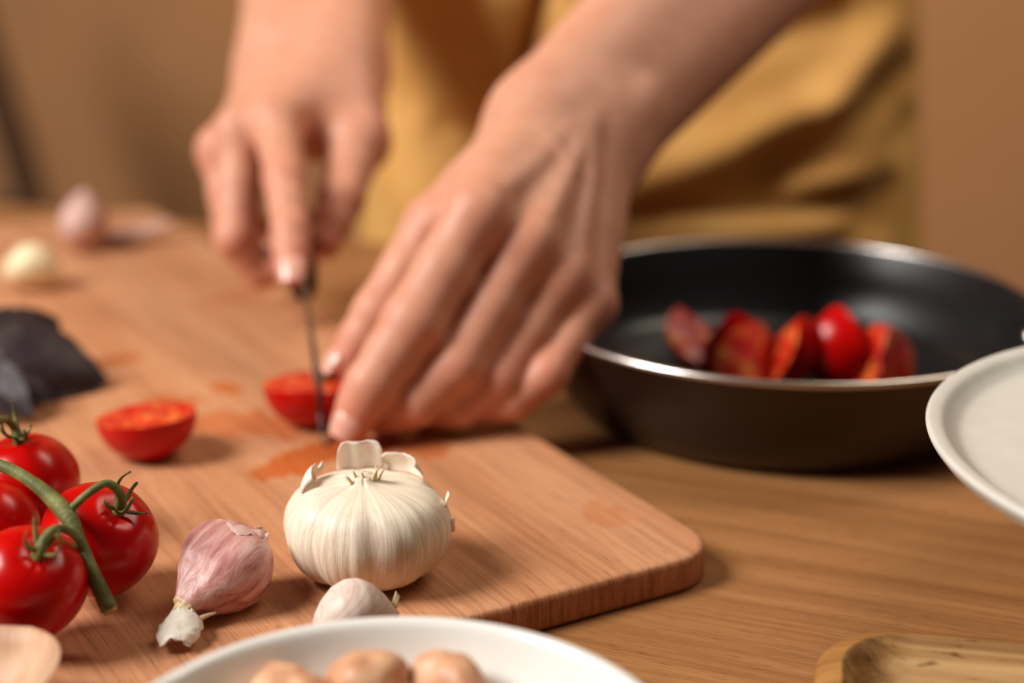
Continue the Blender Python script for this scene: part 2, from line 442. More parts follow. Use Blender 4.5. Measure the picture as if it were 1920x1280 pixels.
pal += [(R_['wr'], R_['el_r'], 2.3, 3.5, 1.6), (R_['wu'], R_['el_u'], 2.2, 3.3, 2.2),
        (Rt[0], Rt[1], 1.75, 1.2, 1.5), (Rt[0] * 0.6 + Rt[1] * 0.4, Rm[0] * 0.5 + R_['wr'] * 0.5 - rdor * 0.9, 1.2, 1.4, 1.8),
        (Rt[1] - rdor * 0.2, (Rm[1] + R_['wr']) / 2 - rdor * 1.6, 1.25, 1.8, 1.4)]
rw = (R_['wr'] + R_['wu']) / 2
rid = [(rw + rdor * 1.7, Rm[0] + rdor * 0.8, 0.22, 0.7), (rw + rdor * 1.7, Rm[1] + rdor * 0.9, 0.24, 0.7),
       (Rm[0] + rdor * 0.3, Rm[0] + rdor * 0.34, 0.95, 0.6), (Rm[1] + rdor * 0.36, Rm[1] + rdor * 0.38, 0.93, 0.6), (Rm[2] + rdor * 0.36, Rm[2] + rdor * 0.38, 0.86, 0.6),
       (R_['wu'] + nrm(R_['wu'] - R_['wr']) * 1.5 + nrm(R_['el_u'] - R_['wu']) * 0.8, R_['wu'] + nrm(R_['wu'] - R_['wr']) * 1.5 + nrm(R_['el_u'] - R_['wu']) * 1.6, 0.9, 0.9)]
RA = dict(palm=pal, ridge=rid, fingers=[(J, R, 0.9) for J, R in zip(Rf, RR)] + [(Rt[1:], RtR[1:], 0.9)])

def bounds(A, pad=4.2):
    pts = np.array([q for s in A['palm'] for q in s[:2]] + [q for J, R, k in A['fingers'] for q in J])
    return pts.min(0) - pad, pts.max(0) + pad
HRES = 0.145
lv, lf = sdf_mesh(arm_field(LA), *bounds(LA), HRES)
rv, rf = sdf_mesh(arm_field(RA), *bounds(RA), HRES)

# the rest of the body, coarse, mostly under the clothes
BX, BY = 9.2, 113.2
sh_l, sh_r = V(BX + 19, BY + 4, 66), V(BX - 19, BY + 4, 66)
elb_l = (L['el_r'] + L['el_u']) / 2; elb_r = (R_['el_r'] + R_['el_u']) / 2
I3 = np.eye(3)
def body_field(p):
    d = ell(p, (BX, BY, 0), I3, (17.5, 10.5, 22))
    d = smin(d, ell(p, (BX, BY, 32), I3, (14.5, 9.5, 30)), 8)
    d = smin(d, ell(p, (BX, BY + 1, 58), I3, (18, 9.5, 14)), 8)
    for s, el in ((sh_l, elb_l), (sh_r, elb_r)):
        d = smin(d, cone(p, s, el, 4.8, 3.6), 5)
    for sx in (-1, 1):
        hip = V(BX + 8.5 * sx, BY, -8); kn = V(BX + 8 * sx, BY - 1, -44); an = V(BX + 7.5 * sx, BY + 1, FLOOR + 7)
        d = smin(d, smin(cone(p, hip, kn, 8.0, 5.6), cone(p, kn, an, 5.2, 3.6), 4), 4)
        d = smin(d, cone(p, an - V(0, 0, 3), an + V(2 * sx, -11, -4), 3.4, 2.4), 3)
    d = smin(d, cone(p, (BX, BY + 1, 68), (BX, BY - 2, 84), 5.4, 5.0), 4)
    hc = V(BX, BY - 5, 92)
    hd = smin(ell(p, hc + V(0, 2, 4), I3, (8.2, 9.6, 9.0)), ell(p, hc + V(0, -2, -4), I3, (6.4, 7.2, 8.6)), 4)
    hd = smin(hd, cone(p, hc + V(0, -9.2, 1), hc + V(0, -11.2, -3), 0.8, 1.3), 1.2)
    for sx in (-1, 1):
        hd = np.maximum(hd, -ell(p, hc + V(3.2 * sx, -10.4, 0.8), I3, (2.0, 1.6, 1.2)))
        hd = smin(hd, ell(p, hc + V(3.2 * sx, -8.0, 0.8), I3, (1.4, 1.4, 1.3)), 0.6)
        hd = smin(hd, ell(p, hc + V(8.2 * sx, 0.5, -1), I3, (0.9, 2.0, 3.2)), 1.0)
    hd = smin(hd, cone(p, hc + V(-2, -8.6, -6), hc + V(2, -8.6, -6), 0.9, 0.9), 0.8)
    return smin(d, hd, 2.5)
cv, cf = sdf_mesh(body_field, (-30, 84, FLOOR - 1), (48, 130, 112), 1.1)

m_skin = N('skin')
at = m_skin.new('Attribute', attribute_name='flush')
k = m_skin.noise(m_skin.coord(), 0.9, 4)
cbase = m_skin.ramp(k, [(0.3, srgb(202, 140, 112)), (0.7, srgb(212, 154, 126))])
cbase = m_skin.mix(m_skin.math('MULTIPLY', at.outputs['Fac'], 0.55), cbase, srgb(214, 118, 98))
m_skin.set(Base_Color=cbase, Roughness=0.5, Subsurface_Weight=0.35, Subsurface_Scale=0.004)
m_skin.b.inputs['Subsurface Radius'].default_value = (1.0, 0.35, 0.2)
m_skin.b.inputs['Specular IOR Level'].default_value = 0.4
m_skin.bump(m_skin.noise(m_skin.coord(), 7, 3), 0.12, 0.05)

allv = np.concatenate([lv, rv, cv]); allf = np.concatenate([lf, rf + len(lv), cf + len(lv) + len(rv)])
person = obj('person', allv, allf, m_skin.m)
tag(person, 'person in mustard yellow clothes behind the table, slicing a tomato with both hands', 'person')
fl = np.zeros(len(allv))
for J in Lf + Rf + [Lt, Rt]:
    for q, s, w in ((J[0], 1.3, 0.45), (J[1], 1.1, 0.7), (J[2], 0.9, 0.6), (J[3], 1.2, 1.0)):
        fl = np.maximum(fl, w * np.exp(-(((allv - q) ** 2).sum(1)) / (s * 1.25) ** 2))
a = person.data.attributes.new('flush', 'FLOAT', 'POINT'); a.data.foreach_set('value', fl.astype(np.float32))

m_nail = simple('fingernail', srgb(228, 168, 148), 0.25, var=0.04)
camv = V(0, 0, CH)
def nail(J, R, dorsal, w=0.8, ln=1.25):
    obj('fingernail', *make_nail(J[3], J[2], dorsal, R[3], w, ln), m_nail, person)
nail(Lf[0], LR[0], camv - Lf[0][3] + V(-14, 0, 4))
nail(Lt, LtR, V(-0.75, -0.35, 0.75))
nail(Rf[0], RR[0], camv - Rf[0][3] + V(-6, 0, 22), 0.9, 1.5)

# clothes
m_yel = N('mustard_cotton')
wv = m_yel.noise(m_yel.coord((1, 1, 1)), 0.25, 3)
m_yel.set(Base_Color=m_yel.ramp(wv, [(0.3, srgb(206, 150, 76)), (0.7, srgb(216, 164, 90))]), Roughness=0.85)
m_yel.bump(m_yel.noise(m_yel.coord((9, 9, 3)), 1, 2), 0.2, 0.05)
def apx(u, v):                   # photo pixel -> (x, z) on the front of the clothes, about 103 units away
    q = Pd(u, v, 103.5); return q[0], q[2]
folds = []                       # (x0,z0,x1,z1,height,width)
for (u0, v0, u1, v1, h, w) in [(1180, 330, 1560, 190, 1.5, 1.7), (1560, 190, 1680, 60, 1.4, 1.6), (1460, 300, 1720, 150, -1.7, 1.5), (1180, 400, 1600, 390, -1.1, 0.8),
                               (1250, 420, 1600, 425, 0.9, 0.7), (1500, 340, 1700, 330, 0.8, 1.0), (1300, 90, 1560, 10, -1.2, 1.5), (700, 0, 765, 200, -1.5, 1.2), (830, 250, 950, 275, -1.5, 1.2), (925, -10, 915, 160, 1.8, 2.3), (1080, 60, 1030, 200, 1.4, 1.6), (1650, 430, 1730, 250, -1.5, 1.4), (700, 330, 760, 420, 1.0, 1.6), (1018, -40, 945, 240, -2.6, 0.45)]:
    folds.append((*apx(u0, v0), *apx(u1, v1), h, w))
def disp(x, z):
    s = 0.0
    for x0, z0, x1, z1, h, w in folds:
        dx, dz = x1 - x0, z1 - z0
        t = min(1, max(0, ((x - x0) * dx + (z - z0) * dz) / (dx * dx + dz * dz)))
        d2 = (x - x0 - t * dx) ** 2 + (z - z0 - t * dz) ** 2
        if d2 < 9 * w * w: s += h * math.exp(-d2 / (w * w))
    return s
def torso(i, j):
    t = 2 * math.pi * i; z = -34 + 106 * j
    hw = np.interp(z, [-34, -10, 0, 25, 50, 64, 70, 72], [23.2, 21.2, 20.0, 17.8, 19.5, 21, 12, 8.5])
    hd = np.interp(z, [-34, -10, 0, 25, 50, 64, 70, 72], [15, 13.5, 12.5, 11.5, 12.5, 12, 8.5, 7])
    c, s = math.cos(t), math.sin(t)
    x = hw * math.copysign(abs(c) ** 0.85, c); y = hd * math.copysign(abs(s) ** 0.85, s)
    front = max(0, -s)
    y -= disp(BX + x, z) * min(1, front * 1.6)
    fl_ = 0.5 * math.sin(t * 9 + z * 0.12) * max(0, (4 - z) / 38)
    return (BX + x * (1 + fl_ * 0.03), BY + y * (1 + fl_ * 0.05), z)
obj('shirt', *sheet(240, 150, torso, True, False, False), m_yel.m, person, label='mustard yellow cotton top with diagonal folds')
m_seam = simple('shirt_seam', srgb(112, 66, 24), 0.9)
for s_, e_ in ((sh_l, elb_l), (sh_r, elb_r)):
    d = nrm(e_ - s_)
    e2 = e_ - d * 3
    obj('sleeve', *tube([s_ - d * 1.5 - V(0, 0, 1), s_ * 0.7 + e2 * 0.3, s_ * 0.35 + e2 * 0.65, e2], [4.6, 6.6, 6.3, 5.6], 28, 8), m_yel.m, person)
m_trs = simple('dark_trousers', srgb(58, 54, 60), 0.9)
for sx in (-1, 1):
    obj('trouser_leg', *tube([(BX + 8.5 * sx, BY, -4), (BX + 8 * sx, BY - 1, -44), (BX + 7.5 * sx, BY + 1, FLOOR + 5)], [10.5, 7.6, 6.0], 24, 8), m_trs, person)
    obj('shoe', *tube([(BX + 7.5 * sx, BY + 5, FLOOR + 2.6), (BX + 7.8 * sx, BY, FLOOR + 3.6), (BX + 9 * sx, BY - 8, FLOOR + 2.6), (BX + 9.5 * sx, BY - 15, FLOOR + 1.4)], [3.2, 4.6, 4.0, 1.6], 20, 6, 0.75), m_trs, person)
m_hair = simple('dark_brown_hair', srgb(60, 38, 26), 0.5)
hc = V(BX, BY - 5, 92)
def hairf(i, j):
    t = 2 * math.pi * i; ph = math.pi * 0.5 - j * math.pi * 0.62 * (0.74 + 0.26 * math.sin(t))
    return hc + V(0, 2.4, 4.2) + V(9.0 * math.cos(ph) * math.cos(t), 10.4 * math.cos(ph) * math.sin(t), 9.8 * math.sin(ph))
obj('hair', *sheet(40, 16, hairf, True), m_hair, person)

# ------------------------------------------------------------------ kitchen knife
m_steel = simple('knife_steel', (0.30, 0.28, 0.27, 1), 0.3, 1.0, var=0.08, scale=0.5)
m_handle = wood('dark_knife_wood', srgb(52, 26, 16), srgb(70, 36, 22), srgb(90, 48, 30), 0.45, 6, 1)
kt = Pz(606, 836, ZB + 0.03); kb = Pd(570, 568, 75.0)
kx = nrm(kb - kt); kside = nrm(np.cross(kx, V(0, 0, 1))); kz = np.cross(kside, kx)
KL = float(np.linalg.norm(kb - kt))
knife = thing('kitchen_knife', 'slim steel kitchen knife with dark wooden handle, tip resting on the board', 'knife', frame(kt, kx, -kside, kz))
def blade(i, j):                # i around the section, j along the blade from the tip
    x = KL * j; hgt = 1.75 * min(1, (j / 0.42)) ** 0.62 + 0.02
    th = 0.11 * min(1, j / 0.12 + 0.25)
    # spine on top (z = top), edge below; the tip is the lowest point and the edge rises a little to the heel
    top = 0.02 + hgt * 0.98; bot = 0.0 + 0.10 * j
    sec = [(0, bot), (th * 0.8, bot + (top - bot) * 0.45), (th, top - 0.03), (th * 0.7, top), (-th * 0.7, top), (-th, top - 0.03), (-th * 0.8, bot + (top - bot) * 0.45)]
    k = int(round(i * 7)) % 7
    return (x, sec[k][0], sec[k][1])
obj('blade', *sheet(7, 28, blade, True, True, True), m_steel, knife, smooth=False)
hp = [(KL - 0.3, 0, 0.98), (KL + 1.5, 0, 1.0), (KL + 4, 0, 0.95), (KL + 7.2, 0, 1.0), (KL + 9.6, 0, 0.85)]
obj('handle', *tube(hp, [0.62, 0.78, 0.72, 0.82, 0.62], 16, 6, 1.15), m_handle, knife)
for xx in (1.8, 4.2, 6.6):
    obj('rivet', *tube([(KL + xx, -0.8, 1.0), (KL + xx, 0.8, 1.0)], [0.2, 0.2], 12, 1), m_steel, knife)

# ------------------------------------------------------------------ tomatoes
m_tom = N('tomato_skin')
m_tom.set(Base_Color=m_tom.ramp(m_tom.noise(m_tom.coord(), 0.35, 3), [(0.3, srgb(176, 2, 2)), (0.7, srgb(200, 8, 4))]), Roughness=0.24, Subsurface_Weight=0.08, Subsurface_Scale=0.002)
m_tom.b.inputs['Specular IOR Level'].default_value = 0.3
m_tom.b.inputs['Subsurface Radius'].default_value = (1, 0.2, 0.1)
m_tom = m_tom.m
m_flesh = N('tomato_flesh')
vo = m_flesh.new('TexVoronoi'); m_flesh.link(m_flesh.coord((1, 1, 1)), vo.inputs['Vector']); vo.inputs['Scale'].default_value = 2.2
n1 = m_flesh.noise(m_flesh.coord(), 1.1, 4)
c1 = m_flesh.ramp(n1, [(0.40, srgb(196, 30, 18)), (0.52, srgb(212, 60, 32)), (0.62, srgb(232, 116, 52)), (0.76, srgb(240, 160, 86))])
c1 = m_flesh.mix(m_flesh.ramp(vo.outputs['Distance'], [(0.05, 0.6), (0.2, 0.0)]), c1, srgb(242, 186, 110))
m_flesh.set(Base_Color=c1, Roughness=0.22, Subsurface_Weight=0.25, Subsurface_Scale=0.003)
m_flesh.bump(n1, 0.5, 0.2)
m_flesh = m_flesh.m
m_stem = N('vine_green')
m_stem.set(Base_Color=m_stem.ramp(m_stem.noise(m_stem.coord(), 1.6, 5), [(0.3, srgb(70, 74, 26)), (0.55, srgb(104, 108, 50)), (0.75, srgb(140, 140, 78))]), Roughness=0.6)
m_stem.bump(m_stem.noise(m_stem.coord(), 9, 2), 0.4, 0.06)
m_stem = m_stem.m
m_cut = simple('dry_stem_end', srgb(176, 140, 84), 0.8)

def tomato_body(c, r, up, squash=0.93, dimple=0.13):
    z = nrm(up); x = nrm(np.cross(z, V(0.3, 1, 0.2))); y = np.cross(z, x)
    def f(i, j):
        ph = math.pi * (j - 0.5) * 0.999; t = 2 * math.pi * i
        rr = r * (1 + 0.012 * math.cos(5 * t) * math.cos(ph))
        h = squash * r * math.sin(ph) - dimple * r * math.exp(-(math.cos(ph) / 0.28) ** 2) * (1 if ph > 0 else 0.25)
        return np.asarray(c) + rr * math.cos(ph) * (math.cos(t) * x + math.sin(t) * y) + h * z
    v, fc = sheet(40, 28, f, True, True, True); return v, fc
def sepal(base, d0, d1, ln, w, up):
    side = nrm(np.cross(d0, up))
    def f(i, j):
        p = base + d0 * ln * j * (1 - 0.35 * j) + d1 * ln * j * j * 0.75
        return p + side * (i - 0.5) * 2 * w * (1 - j) ** 0.7 * min(1, 0.35 + 3 * j) + up * 0.05 * (1 - (2 * i - 1) ** 2)
    return thick(sheet(4, 10, f), 0.05, 4)

truss = thing('vine_tomatoes', 'cluster of glossy red cherry tomatoes on a green vine beside the garlic', 'tomatoes', T(V(0, 0, 0)))
vine = [Pd(-60, 862, 50.4), Pd(0, 872, 50.1), Pd(62, 905, 49.7), Pd(120, 958, 49.3), Pd(148, 1010, 48.9), Pd(172, 1070, 48.6), Pd(205, 1142, 48.4)]
vv = obj('vine_stem', *tube(vine, [0.17, 0.19, 0.21, 0.29, 0.20, 0.22, 0.27], 12, 8), m_stem, truss)
e = nrm(vine[-1] - vine[-2])
obj('stem_end', *tube([vine[-1], vine[-1] + e * 0.12], [0.25, 0.2], 12, 1), m_cut, vv)
TOM = [  # centre, radius, calyx direction, calyx pixel
    (Pd(186, 1010, 51.6), 1.90, None, Pd(238, 935, 50.3), [Pd(132, 955, 49.3), Pd(165, 925, 49.3), Pd(200, 906, 49.6), Pd(225, 925, 50.0)]),
    (Pd(52, 1092, 48.2), 1.78, None, Pd(72, 1038, 47.2), [Pd(158, 1035, 48.8), Pd(140, 1003, 48.2), Pd(108, 990, 47.6), Pd(85, 1008, 47.2)]),
    (Pd(50, 902, 55.6), 1.80, None, Pd(32, 812, 55.0), [Pd(-20, 866, 50.8), Pd(-12, 800, 53.0), Pd(8, 786, 54.4), Pd(26, 800, 55.0)]),
    (Pd(-22, 986, 53.4), 1.68, None, Pd(-70, 915, 52.0), [Pd(-50, 866, 50.6), Pd(-70, 890, 51.2), Pd(-72, 905, 51.6)])]
rnd = random.Random(4)
for c, r, _, cal, ped in TOM:
    c = V(c[0], c[1], max(c[2], ZB + r * 0.94))
    up = nrm(cal - c); top = c + up * r * 0.84
    tb = obj('tomato', *tomato_body(c, r, up), m_tom, truss)
    obj('stalk', *tube(ped + [top + up * 0.1, top - up * 0.1], [0.13] * (len(ped) - 1) + [0.15, 0.2, 0.2], 10, 6), m_stem, tb)
    x = nrm(np.cross(up, V(0.2, 0.1, 1))); y = np.cross(up, x)
    for k in range(5):
        a = 2 * math.pi * k / 5 + rnd.uniform(-0.3, 0.3)
        d0 = math.cos(a) * x + math.sin(a) * y
        obj('sepal', *sepal(top + up * 0.12, nrm(d0 + up * rnd.uniform(0.0, 0.5)), up * rnd.uniform(0.1, 0.9) - d0 * rnd.uniform(0, 0.6), rnd.uniform(1.1, 2.0), 0.12, up), m_stem, tb)

def half_tomato(name, label, c, r, tilt_dir, tilt, cuts=None, squash=0.98):
    """half a tomato, round side down, cut face up and tilted"""
    z = nrm(V(tilt_dir[0] * math.sin(tilt), tilt_dir[1] * math.sin(tilt), math.cos(tilt)))
    x = nrm(np.cross(V(0, 1, 0.1), z)); y = np.cross(z, x)
    root = thing(name, label, 'tomato', frame(c, x, y, z))
    def f(i, j):
        ph = -math.pi / 2 * (1 - j) * 0.999; t = 2 * math.pi * i
        return (r * 1.06 * math.cos(ph) * math.cos(t), r * math.cos(ph) * math.sin(t), squash * r * math.sin(ph))
    obj('skin', *sheet(48, 16, f, True, True, False), m_tom, root)
    def g(i, j):
        t = 2 * math.pi * i; q = 1 - j
        dz = -0.10 * r * max(0, math.sin(3 * t + 0.6)) * (1 if 0.3 < q < 0.8 else 0) + 0.03 * r * (1 - q)
        return (r * 1.06 * q * math.cos(t), r * q * math.sin(t), dz * (1 - (1 - j) ** 8))
    obj('cut_face', *sheet(48, 14, g, True, False, True), m_flesh, root)
    return root
hb = Pz(272, 866, ZB)
half_tomato('tomato_half', 'halved red tomato lying cut side up between basil and vine tomatoes', V(hb[0], hb[1] + 0.75, ZB + 1.72), 1.88, (-0.75, 0.65), 0.10)

# the half being sliced: two pieces, split by the blade
tc = Pz(592, 808, ZB) + V(0.0, 1.15, 1.85)
def cut_piece(name, label, sgn, shift, r=2.05, s0=0.10):
    z = nrm(V(0.02 + 0.08 * sgn, 0.10, 1)); n = nrm(np.cross(kx, V(0, 0, 1))) ; n = nrm(n - z * (n @ z)); y = np.cross(z, n)
    c = tc + n * sgn * shift
    root = thing(name, label, 'tomato', frame(c, n * 1.0, y, z))
    def f(i, j):
        ph = -math.pi / 2 * (1 - j) * 0.999; t = math.pi * (i - 0.5)
        return (sgn * r * 1.05 * math.cos(ph) * math.cos(t), r * math.cos(ph) * math.sin(t), 0.96 * r * math.sin(ph))
    obj('skin', *sheet(30, 14, f), m_tom, root)
    def g(i, j):
        t = math.pi * (i - 0.5); return (sgn * r * 1.05 * j * math.cos(t), r * j * math.sin(t), 0.05 * math.sin(7 * t) * j * (1 - j))
    obj('cut_face', *sheet(30, 8, g), m_flesh, root)
    def h(i, j):
        t = math.pi * i; return (0, -r * j * math.cos(t), -0.96 * r * j * math.sin(t))
    obj('sliced_face', *sheet(30, 8, h), m_flesh, root)
    return root
cut_piece('tomato_piece', 'red tomato piece just left of the knife blade', -1, 0.16)
cut_piece('tomato_piece', 'red tomato piece held under the fingertips right of the knife blade', 1, 0.16)

# ------------------------------------------------------------------ garlic
def garlic_mat(name, base, streak, blush, amt, freq=12):
    n = N(name); x, y, z = n.xyz()
    an = n.math('ARCTAN2', y, x)
    cb = n.new('CombineXYZ'); n.link(n.math('MULTIPLY', an, freq), cb.inputs[0]); n.link(n.math('MULTIPLY', z, 0.35), cb.inputs[1])
    s1 = n.noise(cb.outputs[0], 1.0, 4, 0.6, 0.4)
    col = n.mix(n.ramp(s1, [(0.45, 0.0), (0.50, 0.5), (0.54, 0.0)]), base, streak)
    col = n.mix(n.math('MULTIPLY', n.ramp(n.noise(n.coord(), 0.55, 4), [(0.45, 0.0), (0.68, 1.0)]), amt), col, blush)
    n.set(Base_Color=col, Roughness=0.42, Subsurface_Weight=0.12, Subsurface_Scale=0.002)
    n.b.inputs['Specular IOR Level'].default_value = 0.4
    n.bump(s1, 0.25, 0.10); return n.m
m_gar = garlic_mat('garlic_skin', srgb(240, 228, 206), srgb(206, 172, 140), srgb(214, 184, 168), 0.5)
m_paper = simple('garlic_paper', srgb(246, 226, 212), 0.5, var=0.06, scale=1.5, Transmission_Weight=0.0, Subsurface_Weight=0.3, Subsurface_Scale=0.002)
m_fibre = simple('garlic_fibre', srgb(232, 206, 166), 0.7)
GR = 2.78
gb = Pz(683, 1085, ZB); gb = V(gb[0], gb[1] + 0.35, ZB)
bulb = thing('garlic_bulb', 'whole white garlic bulb with papery skin at the front of the board', 'garlic', T(gb))
lob = [(-2.2, .9), (-1.35, 1.1), (-.55, 0.8), (.35, 1.2), (1.1, .8), (1.75, 1.0), (2.6, 1.1), (-2.95, .9)]
GP = np.array(spline([V(*q) for q in zip([.22, .46, .66, .83, .955, 1.0, .96, .84, .66, .46, .28, .17, .12], [.03, .0, .07, .19, .40, .64, .86, 1.03, 1.13, 1.18, 1.205, 1.24, 1.32])], 12))
GJ = np.interp(np.arange(len(GP)), np.arange(13) * 12, [0, .05, .13, .23, .36, .50, .63, .74, .82, .88, .93, .97, 1])
def bulb_pt(t, j, extra=0.0):
    # profile from the root disc to the neck
    r, z = np.interp(j, GJ, GP[:, 0]) * GR, np.interp(j, GJ, GP[:, 1]) * GR
    g = 0
    for a, w in lob:
        d = abs((t - a + math.pi) % (2 * math.pi) - math.pi)
        g -= 0.08 * w * math.exp(-(d / 0.13) ** 2)
    g *= (0.45 + 0.9 * (abs(j - 0.5) * 2) ** 1.5)
    w = 0.004 * math.sin(23 * t + 3 * j + 2 * math.sin(5 * t)) + 0.003 * math.sin(41 * t + 2 * j + 3 * math.sin(3 * t))
    e = 0.045 * math.cos(t - 0.2) + 0.025 * math.cos(2 * t + 1)
    k = r * (1 + g + w * min(1, 6 * j) + e) + extra
    return V(k * math.cos(t), k * math.sin(t) * 0.97, z)
def smooth_prof(i, j):
    a = bulb_pt(2 * math.pi * i, max(0, j - 0.02)); b = bulb_pt(2 * math.pi * i, j); c = bulb_pt(2 * math.pi * i, min(1, j + 0.02))
    return (a + 2 * b + c) / 4
obj('bulb_skin', *sheet(260, 64, smooth_prof, True, True, True), m_gar, bulb)
def flap(t0, t1, j0, h, lean, ragged, out=0.06, nu=12, nv=8, curl=0.0):
    rr = random.Random(int(t0 * 100) + 7)
    rg = [rr.uniform(-1, 1) for _ in range(nu + 1)]
    def f(i, j):
        t = t0 + (t1 - t0) * i; p = bulb_pt(t, j0, out)
        env = 1 - abs(2 * i - 1) ** 9 * 0.25 + rg[int(round(i * nu))] * ragged
        o_ = V(math.cos(t), math.sin(t), 0)
        return p + V(0, 0, 1) * h * j * env + o_ * (lean * h * j * j + curl * math.sin(math.pi * i) * j)
    return thick(sheet(nu, nv, f), 0.035, nu)
obj('skin_flap', *flap(1.28, 2.12, 0.81, 1.05, -0.12, 0.015), m_paper, bulb)
obj('skin_flap', *flap(0.45, 1.30, 0.77, 0.80, -0.45, 0.02, curl=0.12), m_paper, bulb)
obj('skin_flap', *flap(2.55, 3.25, 0.78, 0.70, -0.55, 0.18), m_paper, bulb)
obj('skin_flap', *flap(-0.05, 0.09, 0.66, 0.40, 0.25, 0.08, 0.03, 5, 6), m_paper, bulb)
def chip(c, s, ax):
    def f(i, j): return c + ax * (i - 0.5) * s + V(0.10 * math.sin(3 * i), 0.05 * i, (j - 0.5) * s * 1.5 + 0.06 * math.sin(5 * j))
    return thick(sheet(4, 4, f), 0.04, 4)
obj('skin_chip', *chip(V(GR + 0.12, -0.3, 1.95), 0.36, V(0.8, 0.5, 0)), m_paper, bulb)
rnd = random.Random(9)
nb = V(0.05, -0.1, GR * 1.25)
for (dx, dy, hh) in ((-0.35, -0.25, 0.5), (-0.2, -0.1, 0.62), (0.02, -0.15, 0.6), (0.3, -0.1, 0.75), (0.36, -0.05, 0.8), (0.45, 0.1, 0.6), (-0.45, 0.05, 0.4)):
    b0 = nb + V(dx, dy, -0.25)
    obj('stem_fibre', *tube([b0, b0 + V(dx * 0.15, 0, hh * 0.55), b0 + V(dx * 0.5 + rnd.uniform(-.1, .1), -0.05, hh)], [0.08, 0.065, 0.03], 6, 5), m_fibre, bulb)

def clove_geo(Lc, W, bend=0.25, keel=0.35, fat=0.0):
    """clove along +x: blunt root at x=0, pointed tip at x=Lc; a keel on the inner (-y) side"""
    def f(i, j):
        t = 2 * math.pi * i
        r = W * np.interp(j ** (1 + fat), [0, .04, .12, .25, .4, .55, .7, .82, .92, 1], [.22, .40, .66, .90, 1.0, .97, .80, .56, .27, .06])
        c, s = math.cos(t), math.sin(t)
        k = 1 + keel * max(0, -s) ** 6 * (1 - 0.3 * abs(c)) - 0.10 * max(0, -s) * abs(c) * 2
        y = r * s * k * 0.92 + bend * W * math.sin(math.pi * j) ; z = r * c
        return (Lc * j, y, z)
    return sheet(36, 28, f, True, True, True)
def clove(name, label, root_p, tip_p, up, W, mat, bend=0.25, group=None, fat=0.0, keel=0.35):
    """placed by its root and tip; up is the direction of the fat rounded side"""
    x = nrm(tip_p - root_p); y = nrm(up - x * (up @ x)); z = np.cross(x, y)
    Lc = float(np.linalg.norm(tip_p - root_p))
    th = thing(name, label, 'garlic', frame(root_p, x, y, z), group)
    obj('clove_body', *clove_geo(Lc, W, bend, keel, fat), mat, th)
    return th, Lc
m_purp = N('purple_clove_skin')
pn = m_purp.noise(m_purp.coord((0.35, 2.2, 2.2)), 1.0, 5, 0.6, 0.5)
pc = m_purp.ramp(pn, [(0.3, srgb(140, 78, 76)), (0.43, srgb(190, 128, 122)), (0.56, srgb(210, 160, 150)), (0.72, srgb(228, 192, 178))])
xx, yy, zz = m_purp.xyz()
pc = m_purp.mix(m_purp.ramp(xx, [(0.02, 1.0), (0.16, 0.0)]), pc, srgb(226, 192, 142))
m_purp.set(Base_Color=pc, Roughness=0.4, Subsurface_Weight=0.1, Subsurface_Scale=0.002)
m_purp.bump(pn, 0.4, 0.12); m_purp = m_purp.m
m_ppaper = simple('pink_garlic_paper', srgb(206, 170, 160), 0.5, var=0.1, scale=2)

rp = Pz(342, 1142, ZB + 0.7); tp = Pz(490, 996, ZB + 1.8)
cl, Lc = clove('garlic_clove', 'purple-skinned garlic clove with ragged root, between vine tomatoes and garlic bulb', rp, tp, V(0.66, 0.20, -0.40), 1.34, m_purp, 0.22, None, 0.42, 0.55)
def loose(fn, nu, nv, t=0.035): return thick(sheet(nu, nv, fn), t, nu)
rr = random.Random(3)
RG = [[rr.uniform(-1, 1) for _ in range(13)] for _ in range(13)]
yv = V(0.66, 0.20, -0.40); xv = nrm(tp - rp); yv = nrm(yv - xv * (yv @ xv))
ml = frame(rp, xv, yv, np.cross(xv, yv)).inverted()
def loc(p): return tuple(ml @ Vector([float(a) for a in p]))
dtp = tp[1] * CT - (tp[2] - CH) * ST
def along(pts, i):
    k = min(int(i * (len(pts) - 1)), len(pts) - 2); f_ = i * (len(pts) - 1) - k
    return [pts[k][q] * (1 - f_) + pts[k + 1][q] * f_ for q in range(2)]
def flap1(i, j):   # lifted papery skin along the upper edge
    a_ = along([(370, 1030), (392, 1004), (428, 981), (460, 988), (498, 996)], i); b_ = along([(398, 1042), (415, 1028), (446, 1008), (470, 1004), (492, 1014)], i)
    u, v = a_[0] * (1 - j) + b_[0] * j, a_[1] * (1 - j) + b_[1] * j
    return loc(Pd(u + 3 * RG[int(i * 12)][int(j * 6)], v + 3 * RG[int(j * 6)][int(i * 12)], dtp - 1.0 + 0.1 * math.sin(8 * i) - 0.75 * math.sin(1.5 * j) * (1 - 0.4 * i)))
obj('skin_flap', *loose(flap1, 12, 6), m_ppaper, cl)
def flap2(i, j):
    t = 2.4 * (i - 0.5); r = 0.40 * (1 - 0.75 * j) + 0.05
    return (Lc * (0.95 + 0.10 * j) + 0.03 * RG[int(i * 12)][3], 0.06 + r * math.sin(t), r * math.cos(t))
obj('skin_flap', *loose(flap2, 12, 5), m_ppaper, cl)
def rootf(i, j):
    t = 2 * math.pi * i; r = 0.34 * (1 - 0.25 * j) * (1 + 0.10 * math.sin(9 * t))
    return (0.12 - 0.30 * j, 0.03 + r * math.sin(t), r * math.cos(t))
obj('root_end', *sheet(28, 5, rootf, True, True, True), m_fibre, cl)
